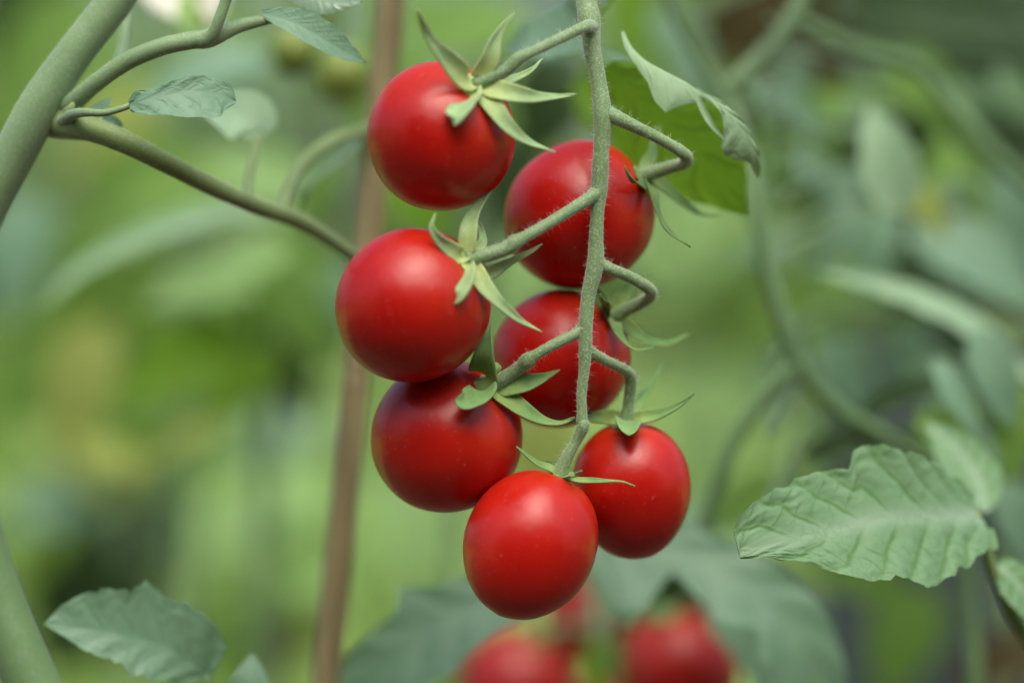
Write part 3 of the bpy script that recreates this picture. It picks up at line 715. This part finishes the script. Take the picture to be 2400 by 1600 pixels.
# left background plant
p1 = thing('tomato_plant', 'blurred tomato plant with a long arching pale leaf behind the slanting main stem', 'tomato plant')
p1['stem_x'], p1['stem_y'] = 640.0, 0.335
tube('main_stem', [(640, -100, .34), (650, 400, .33), (640, 900, .34), (610, 1700, .34), GP(600, .34)], [40, 44, 46, 50, 60], M['stem_far'], p1, 12, 40)
blade('leaf', [(640, 520, .17), (540, 512, .168), (420, 540, .166), (290, 590, .164), (180, 650, .162), (90, 730, .16)], prof(OVATE, 36), prof(OVATE, 60), (-.1, -.75, 1), M['leaf_main'], p1, 36, 14, .15, .2, pucker=.012, seed=51)
for i, a in enumerate([
        (430, 850, .24, 330, 180, 200, 'leaf_under', .3), (360, 950, .3, 260, 130, 255, 'leaf_mid', .1), (560, 900, .28, 260, 130, 215, 'leaf_under', .3),
        (640, 700, .24, 280, 120, 240, 'leaf_mid', .1), (720, 760, .26, 240, 130, 300, 'leaf_mid', .2),
        (560, 620, .22, 260, 110, 200, 'leaf_light', .6), (700, 590, .28, 240, 110, 330, 'leaf_mid', .5),
        (480, 680, .24, 300, 130, 190, 'leaf_light', .9), (690, 860, .3, 260, 120, 280, 'leaf_dark', .2),
        (760, 420, .22, 200, 80, 60, 'leaf_mid', .3), (790, 700, .3, 200, 120, 260, 'leaf_blue', .7),
        (600, 420, .3, 300, 160, 160, 'leaf_light', .8), (430, 440, .34, 320, 180, 190, 'leaf_mid', .7)]):
    far_leaf(p1, *a[:7], lean=a[7], seed=60 + i)
p2 = thing('tomato_plant', 'blurred yellowing tomato plant low at the left behind the serrated leaf', 'tomato plant')
p2['stem_x'], p2['stem_y'] = 305.0, 0.5
tube('main_stem', [(330, 980, .5), (310, 1200, .5), (300, 1700, .5), GP(300, .5)], [36, 40, 50, 60], M['stem_far'], p2, 12, 30)
for i, a in enumerate([
        (190, 900, .3, 330, 170, 255, 'leaf_yellow', .9), (400, 1050, .3, 330, 100, 25, 'leaf_yellow', 1.2), (240, 1060, .3, 240, 90, 150, 'leaf_yellow', 1.2), (200, 1080, .5, 300, 140, 150, 'leaf_yellow', 1.0),
        (60, 900, .5, 300, 160, 240, 'leaf_mid', .5), (120, 1180, .5, 280, 170, 200, 'leaf_blue', .8), (250, 1330, .55, 330, 220, 235, 'leaf_dark', .1), (170, 1440, .55, 330, 230, 250, 'leaf_dark', .1), (330, 1300, .5, 340, 180, 245, 'leaf_dark', .1), (240, 1440, .45, 300, 220, 220, 'leaf_dark', .1), (660, 1530, .5, 260, 140, 240, 'leaf_dry', .8), (640, 1200, .6, 380, 260, 20, 'leaf_light', 1.2), (740, 1330, .6, 320, 240, 340, 'leaf_light', 1.2), (640, 1030, .5, 260, 150, 190, 'leaf_blue', 1),  # the dark leaves low at the left stand in for a shaded gap
        (600, 1480, .5, 300, 150, 250, 'leaf_mid', .7)]):
    far_leaf(p2, *a[:7], lean=a[7], seed=80 + i)
p3 = thing('tomato_plant', 'blurred tomato plant with cream white leaves at the upper left', 'tomato plant')
p3['stem_x'], p3['stem_y'] = 432.0, 0.4
tube('main_stem', [(460, -300, .4), (450, 100, .4), (430, 600, .4), (420, 2500, .4), GP(420, .4)], [40, 40, 44, 56, 60], M['stem_far'], p3, 12, 30)
M['blade_white'] = leaf_mat('cream petal', (.74, .74, .62), (.82, .82, .72), (.7, .72, .55), (.7, .7, .5), .3, .5, .2, .3)  # near-white base colour for the pale patch at the top left
blade('leaf', [(470, 70, .11), (430, 40, .11), (380, 10, .112), (330, -40, .115)], prof(OVATE, 60), prof(OVATE, 60), (.1, -.7, 1), M['blade_white'], p3, 24, 10, .15, .3, seed=91)
blade('leaf', [(480, 80, .11), (500, 40, .11), (510, -10, .112), (520, -60, .115)], prof(OVATE, 40), prof(OVATE, 40), (-.4, -.7, 1), M['blade_white'], p3, 24, 10, .15, .3, seed=92)
blade('leaf', [(475, 90, .108), (455, 60, .106), (440, 20, .106), (450, -40, .108)], prof(OVATE, 30), prof(OVATE, 30), (0, -1, .6), M['leaf_light'], p3, 24, 10, .15, .3, seed=93)
for i, a in enumerate([
        (480, 180, .2, 320, 160, 200, 'leaf_blue', .9), (120, 140, .4, 420, 240, 230, 'leaf_mid', .4), (60, 40, .45, 340, 240, 250, 'leaf_dark', .6), (260, 330, .5, 300, 160, 230, 'leaf_yellow', .6),
        (300, 480, .42, 420, 260, 215, 'leaf_mid', .6), (40, 600, .36, 320, 200, 260, 'leaf_blue', .9), (560, 120, .34, 320, 160, 340, 'leaf_mid', .9)]):
    far_leaf(p3, *a[:7], lean=a[7], seed=100 + i)
GG = 'unripe tomatoes behind the stake'
for cp, ra, label in [((690, 122, .13), 60, 'blurred green unripe tomato left of the stake near the top'), ((806, 176, .15), 70, 'blurred olive unripe tomato just beside the stake near the top'), ((720, 20, .2), 60, 'blurred pale unripe tomato at the top edge beside the stake')]:
    t = thing('unripe_tomato', label, 'tomato', GG)
    _, c, axv, RA, RP = fruit(t, *cp, ra, ra * .97, (.1, -.2, .95), M['fruit_green'], .014, cp[0] * .1, nu=32, nv=24)
    cal = calyx(t, c, axv, RA, M['sepal'], 36, cp[2])
    tube('pedicel', [(cp[0] + 6, cp[1] - ra, cp[2]), (cp[0] + 30, cp[1] - ra - 60, cp[2] + .01), (cp[0] + 20, cp[1] - ra - 160, cp[2] + .02)], [16, 16, 18], M['stem_far'], t, 8, 14)
# centre background
p4 = thing('tomato_plant', 'blurred tomato plant filling the gap behind the ripe tomatoes', 'tomato plant')
p4['stem_x'], p4['stem_y'] = 1100.0, 0.4
tube('main_stem', [(1120, -200, .4), (1110, 400, .4), (1090, 1000, .4), (1080, 2500, .4), GP(1080, .4)], [44, 44, 44, 50, 56], M['stem_far'], p4, 12, 30)
for i, a in enumerate([
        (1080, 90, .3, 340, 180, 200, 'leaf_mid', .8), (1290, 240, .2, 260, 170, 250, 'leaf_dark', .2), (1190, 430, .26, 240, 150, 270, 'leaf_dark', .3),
        (980, 480, .3, 260, 160, 300, 'leaf_under', .3), (1230, 660, .3, 260, 160, 240, 'leaf_light', 1.0), (1010, 40, .36, 300, 150, 160, 'leaf_mid', .9),
        (900, 200, .4, 300, 200, 260, 'leaf_mid', .5), (1480, 60, .34, 300, 140, 290, 'leaf_under', .3), (1450, 260, .12, 260, 150, 320, 'leaf_under', .0),
        (1490, 560, .3, 300, 130, 300, 'leaf_light', .8), (960, 1250, .6, 360, 240, 300, 'leaf_light', 1.2), (1660, 1010, .6, 360, 240, 250, 'leaf_light', 1.2), (1260, 1030, .5, 300, 220, 250, 'leaf_yellow', 1.2), (1620, 560, .6, 320, 220, 250, 'leaf_light', .9)]):
    far_leaf(p4, *a[:7], lean=a[7], seed=120 + i)
# right background stems and leaves
p5 = thing('tomato_plant', 'blurred tomato plant with forking stems behind the curled leaf', 'tomato plant')
p5['stem_x'], p5['stem_y'] = 1800.0, 0.095
tube('main_stem', [(1520, -120, .104), (1590, 40, .104), (1660, 160, .104), (1700, 210, .104), (1750, 340, .099), (1775, 480, .094), (1800, 640, .094), (1850, 800, .094), (1880, 870, .094), (1960, 960, .099), (2110, 1050, .104), (2250, 1250, .114), (2300, 2600, .114), GP(2300, .114)],
     [36, 36, 38, 42, 40, 42, 44, 48, 48, 40, 36, 34, 38, 44], M['stem_mid'], p5, 14, 90)
tube('side_shoot', [(1715, 205, .104), (1770, 150, .104), (1840, 70, .104), (1880, -10, .104), (1900, -120, .104)], [52, 48, 46, 44, 44], M['stem_far'], p5, 14, 30)
tube('side_shoot', [(1860, 860, .094), (1790, 930, .094), (1720, 1040, .094), (1670, 1180, .096), (1640, 1300, .099)], [44, 40, 38, 38, 38], M['stem_mid'], p5, 14, 30)
tube('side_shoot', [(1870, 50, .125), (1990, 110, .130), (2150, 160, .135), (2230, 250, .135), (2320, 350, .135), (2450, 470, .135)], [36, 38, 40, 40, 40, 40], M['stem_mid'], p5, 14, 40)
for i, a in enumerate([
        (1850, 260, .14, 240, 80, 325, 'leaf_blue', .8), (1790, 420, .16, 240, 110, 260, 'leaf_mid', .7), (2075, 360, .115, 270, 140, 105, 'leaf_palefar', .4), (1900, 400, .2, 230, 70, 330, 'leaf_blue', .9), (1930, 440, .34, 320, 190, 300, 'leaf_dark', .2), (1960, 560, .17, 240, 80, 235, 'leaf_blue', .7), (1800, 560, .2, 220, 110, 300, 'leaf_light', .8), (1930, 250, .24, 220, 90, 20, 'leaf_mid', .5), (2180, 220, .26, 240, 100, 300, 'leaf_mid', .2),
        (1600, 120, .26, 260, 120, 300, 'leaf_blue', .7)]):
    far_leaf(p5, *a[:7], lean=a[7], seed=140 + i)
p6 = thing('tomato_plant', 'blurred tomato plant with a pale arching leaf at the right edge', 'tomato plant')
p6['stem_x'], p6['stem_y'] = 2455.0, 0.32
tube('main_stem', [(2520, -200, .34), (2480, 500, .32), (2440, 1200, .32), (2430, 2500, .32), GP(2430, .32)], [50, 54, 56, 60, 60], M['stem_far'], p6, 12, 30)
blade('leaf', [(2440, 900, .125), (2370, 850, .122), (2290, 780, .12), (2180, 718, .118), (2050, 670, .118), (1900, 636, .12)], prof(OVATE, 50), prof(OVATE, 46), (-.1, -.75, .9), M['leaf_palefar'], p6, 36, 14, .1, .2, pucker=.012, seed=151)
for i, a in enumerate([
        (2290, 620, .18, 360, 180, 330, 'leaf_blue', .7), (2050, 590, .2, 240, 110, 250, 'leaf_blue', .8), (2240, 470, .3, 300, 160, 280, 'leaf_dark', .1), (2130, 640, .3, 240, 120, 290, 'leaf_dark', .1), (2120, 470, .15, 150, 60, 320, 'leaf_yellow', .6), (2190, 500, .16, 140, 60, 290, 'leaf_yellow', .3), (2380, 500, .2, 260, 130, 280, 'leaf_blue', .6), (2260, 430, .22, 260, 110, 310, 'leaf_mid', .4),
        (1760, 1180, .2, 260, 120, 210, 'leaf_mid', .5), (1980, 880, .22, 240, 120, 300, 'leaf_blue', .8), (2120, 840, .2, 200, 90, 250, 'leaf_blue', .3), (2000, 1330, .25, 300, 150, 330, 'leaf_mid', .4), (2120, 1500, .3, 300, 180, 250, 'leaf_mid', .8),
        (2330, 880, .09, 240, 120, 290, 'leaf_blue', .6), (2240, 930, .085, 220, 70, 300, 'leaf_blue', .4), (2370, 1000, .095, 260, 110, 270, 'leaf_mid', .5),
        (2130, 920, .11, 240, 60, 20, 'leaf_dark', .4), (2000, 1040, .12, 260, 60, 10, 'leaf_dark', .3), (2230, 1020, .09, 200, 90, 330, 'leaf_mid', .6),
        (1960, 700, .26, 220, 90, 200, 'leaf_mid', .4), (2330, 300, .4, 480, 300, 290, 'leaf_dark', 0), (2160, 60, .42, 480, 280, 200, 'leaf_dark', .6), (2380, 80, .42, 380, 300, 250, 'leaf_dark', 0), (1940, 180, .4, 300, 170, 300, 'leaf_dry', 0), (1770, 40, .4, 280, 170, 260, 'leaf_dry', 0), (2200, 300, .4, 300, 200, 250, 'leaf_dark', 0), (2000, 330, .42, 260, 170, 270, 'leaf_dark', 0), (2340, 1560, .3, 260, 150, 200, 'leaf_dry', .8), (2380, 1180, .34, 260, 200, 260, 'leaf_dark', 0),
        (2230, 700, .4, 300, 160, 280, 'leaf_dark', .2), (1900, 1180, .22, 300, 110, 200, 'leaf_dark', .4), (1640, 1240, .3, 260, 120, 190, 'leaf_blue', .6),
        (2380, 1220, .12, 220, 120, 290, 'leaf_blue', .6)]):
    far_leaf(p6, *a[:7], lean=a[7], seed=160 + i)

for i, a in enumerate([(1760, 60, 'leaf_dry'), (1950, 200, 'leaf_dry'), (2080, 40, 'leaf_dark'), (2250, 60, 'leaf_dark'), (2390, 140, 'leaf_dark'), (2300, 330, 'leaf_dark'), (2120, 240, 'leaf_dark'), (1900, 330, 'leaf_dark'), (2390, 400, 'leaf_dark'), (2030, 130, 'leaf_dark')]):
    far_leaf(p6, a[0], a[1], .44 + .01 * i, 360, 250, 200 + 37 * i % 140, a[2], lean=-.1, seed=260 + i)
rs = random.Random(44)
for k in range(34):
    px_, py_ = rs.uniform(1740, 2420), rs.uniform(180, 1120)
    far_leaf(p6 if px_ > 2050 else p5, px_, py_, rs.uniform(.18, .38), rs.uniform(110, 210), rs.uniform(45, 95), rs.uniform(180, 340),
             rs.choice(['leaf_blue', 'leaf_mid', 'leaf_blue', 'leaf_main', 'leaf_dark']), lean=rs.uniform(.1, .9), seed=200 + k)

# ------------------------------------------------------------------ shrubs farther off
def shrub(x, y, w, h, mat, label, seed, z0=.06, nleaf=1500):
    t = thing('shrub', label, 'shrub', 'shrubs across the garden')
    rnd = random.Random(seed); V, F = [], []
    for k in range(nleaf):
        u = rnd.random() * 2 * math.pi; z = rnd.random() ** .8
        rr = (rnd.random() ** .4) * w * (1 - .55 * max(0, z - .5))
        c = Vector((x + rr * math.cos(u), y + rr * .55 * math.sin(u), z0 + z * (h - z0) * (1 + .12 * mnoise.noise(Vector((u * 2, seed, 0))))))
        d = Vector((rnd.gauss(0, 1), rnd.gauss(0, 1), rnd.gauss(-.2, .6))).normalized()
        n = Vector((rnd.gauss(0, .6), rnd.gauss(-.3, .6), rnd.gauss(.9, .4))); n = (n - d * n.dot(d)).normalized(); b = d.cross(n)
        L = rnd.uniform(.05, .11); W = L * rnd.uniform(.22, .34); i = len(V)
        V += [c, c + d * L * .35 + b * W + n * L * .06, c + d * L * .4, c + d * L * .35 - b * W + n * L * .06, c + d * L - n * L * .15]
        F += [(i, i + 2, i + 1), (i, i + 3, i + 2), (i + 1, i + 2, i + 4), (i + 2, i + 3, i + 4)]
    o = link('foliage', V, F, M[mat], t, {'vein': [0.0] * len(V)}); o['kind'] = 'stuff'
    for k in range(5):
        a = k * 1.2566 + seed
        w3 = [(x + .03 * math.cos(a), y + .03 * math.sin(a), 0), (x + .25 * w * math.cos(a), y + .2 * w * math.sin(a), h * .4), (x + .5 * w * math.cos(a), y + .3 * w * math.sin(a), h * .85)]
        VV, FF = [], []
        for (px_, py_, pz_), r in zip(w3, (.014, .010, .004)):
            for q in range(6): VV.append((px_ + r * math.cos(q * 1.0472), py_ + r * math.sin(q * 1.0472), pz_))
        for m_ in range(2):
            for q in range(6): FF.append((m_ * 6 + q, m_ * 6 + (q + 1) % 6, m_ * 6 + 6 + (q + 1) % 6, m_ * 6 + 6 + q))
        link('trunk', VV, FF, M['stem_dark'], t)
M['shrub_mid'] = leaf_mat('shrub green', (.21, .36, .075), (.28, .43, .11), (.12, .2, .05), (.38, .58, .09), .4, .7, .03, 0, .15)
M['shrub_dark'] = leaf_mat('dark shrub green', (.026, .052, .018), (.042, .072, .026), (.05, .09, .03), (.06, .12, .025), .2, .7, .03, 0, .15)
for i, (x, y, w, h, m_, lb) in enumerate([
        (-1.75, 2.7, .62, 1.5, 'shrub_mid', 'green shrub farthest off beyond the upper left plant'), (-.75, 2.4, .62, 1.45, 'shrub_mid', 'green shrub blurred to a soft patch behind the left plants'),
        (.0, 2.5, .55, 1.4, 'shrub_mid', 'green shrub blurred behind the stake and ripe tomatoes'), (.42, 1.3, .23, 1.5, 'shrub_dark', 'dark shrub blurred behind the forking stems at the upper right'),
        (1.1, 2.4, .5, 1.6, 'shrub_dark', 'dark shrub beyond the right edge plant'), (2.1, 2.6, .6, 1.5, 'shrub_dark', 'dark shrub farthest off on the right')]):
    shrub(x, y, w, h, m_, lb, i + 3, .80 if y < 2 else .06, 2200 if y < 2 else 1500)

# ------------------------------------------------------------------ barrel form invented for a slate grey patch on the right
def lathe(name, x, y, prof_, mat, parent, n=40):
    V, F = [], []
    for r, z in prof_:
        for k in range(n): V.append((x + r * math.cos(2 * math.pi * k / n), y + r * math.sin(2 * math.pi * k / n), z))
    for i in range(len(prof_) - 1):
        for k in range(n): F.append((i * n + k, i * n + (k + 1) % n, (i + 1) * n + (k + 1) % n, (i + 1) * n + k))
    return link(name, V, F, mat, parent)
M['slate'] = ground_mat('slate grey patch colour', (.07, .095, .097), (.095, .12, .122), (.065, .085, .085), 6)
bx, by = .31, 1.9
bar = thing('slate_patch_form', 'invented barrel form for the slate grey patch blurred behind the large pale leaf', 'barrel')
lathe('body', bx, by, [(.0, .002), (.085, .002), (.092, .05), (.10, .35), (.092, .66), (.084, .70)], M['slate'], bar)
lathe('lid', bx, by, [(.088, .70), (.09, .73), (.07, .745), (.0, .75)], M['slate'], bar)

# ------------------------------------------------------------------ hedge added behind the camera to block low sky reflections
hd = thing('unseen_hedge', 'tall dense hedge added out of view to block the low sky', 'unseen_hedge')
rnd = random.Random(5); V, F = [], []
HW, HY, HH = 3.4, -2.3, 2.15
core = [(-HW, HY - .5, 0), (HW, HY - .5, 0), (HW, HY - .06, 0), (-HW, HY - .06, 0), (-HW, HY - .5, HH - .08), (HW, HY - .5, HH - .08), (HW, HY - .06, HH - .08), (-HW, HY - .06, HH - .08)]
link('branches', core, [(0, 3, 2, 1), (4, 5, 6, 7), (0, 1, 5, 4), (2, 3, 7, 6), (1, 2, 6, 5), (3, 0, 4, 7)], M['shrub_dark'], hd)  # solid box core that shuts out the low sky, not real branches
for k in range(9000):
    c = Vector((rnd.uniform(-HW, HW), HY - .06 + rnd.uniform(-.02, .1), rnd.uniform(.02, HH))) if k % 6 else Vector((rnd.uniform(-HW, HW), rnd.uniform(HY - .5, HY), HH - .08 + rnd.uniform(0, .12)))
    d = Vector((rnd.gauss(0, 1), rnd.gauss(.3, .6), rnd.gauss(.1, .7))).normalized()
    n = Vector((rnd.gauss(0, .5), .8, rnd.gauss(.6, .4))); n = (n - d * n.dot(d)).normalized(); b = d.cross(n)
    L = rnd.uniform(.05, .10); W = L * .3; i = len(V)
    V += [c, c + d * L * .4 + b * W, c + d * L, c + d * L * .4 - b * W]; F.append((i, i + 1, i + 2, i + 3))
link('foliage', V, F, M['shrub_dark'], hd, {'vein': [0.0] * len(V)})['kind'] = 'stuff'
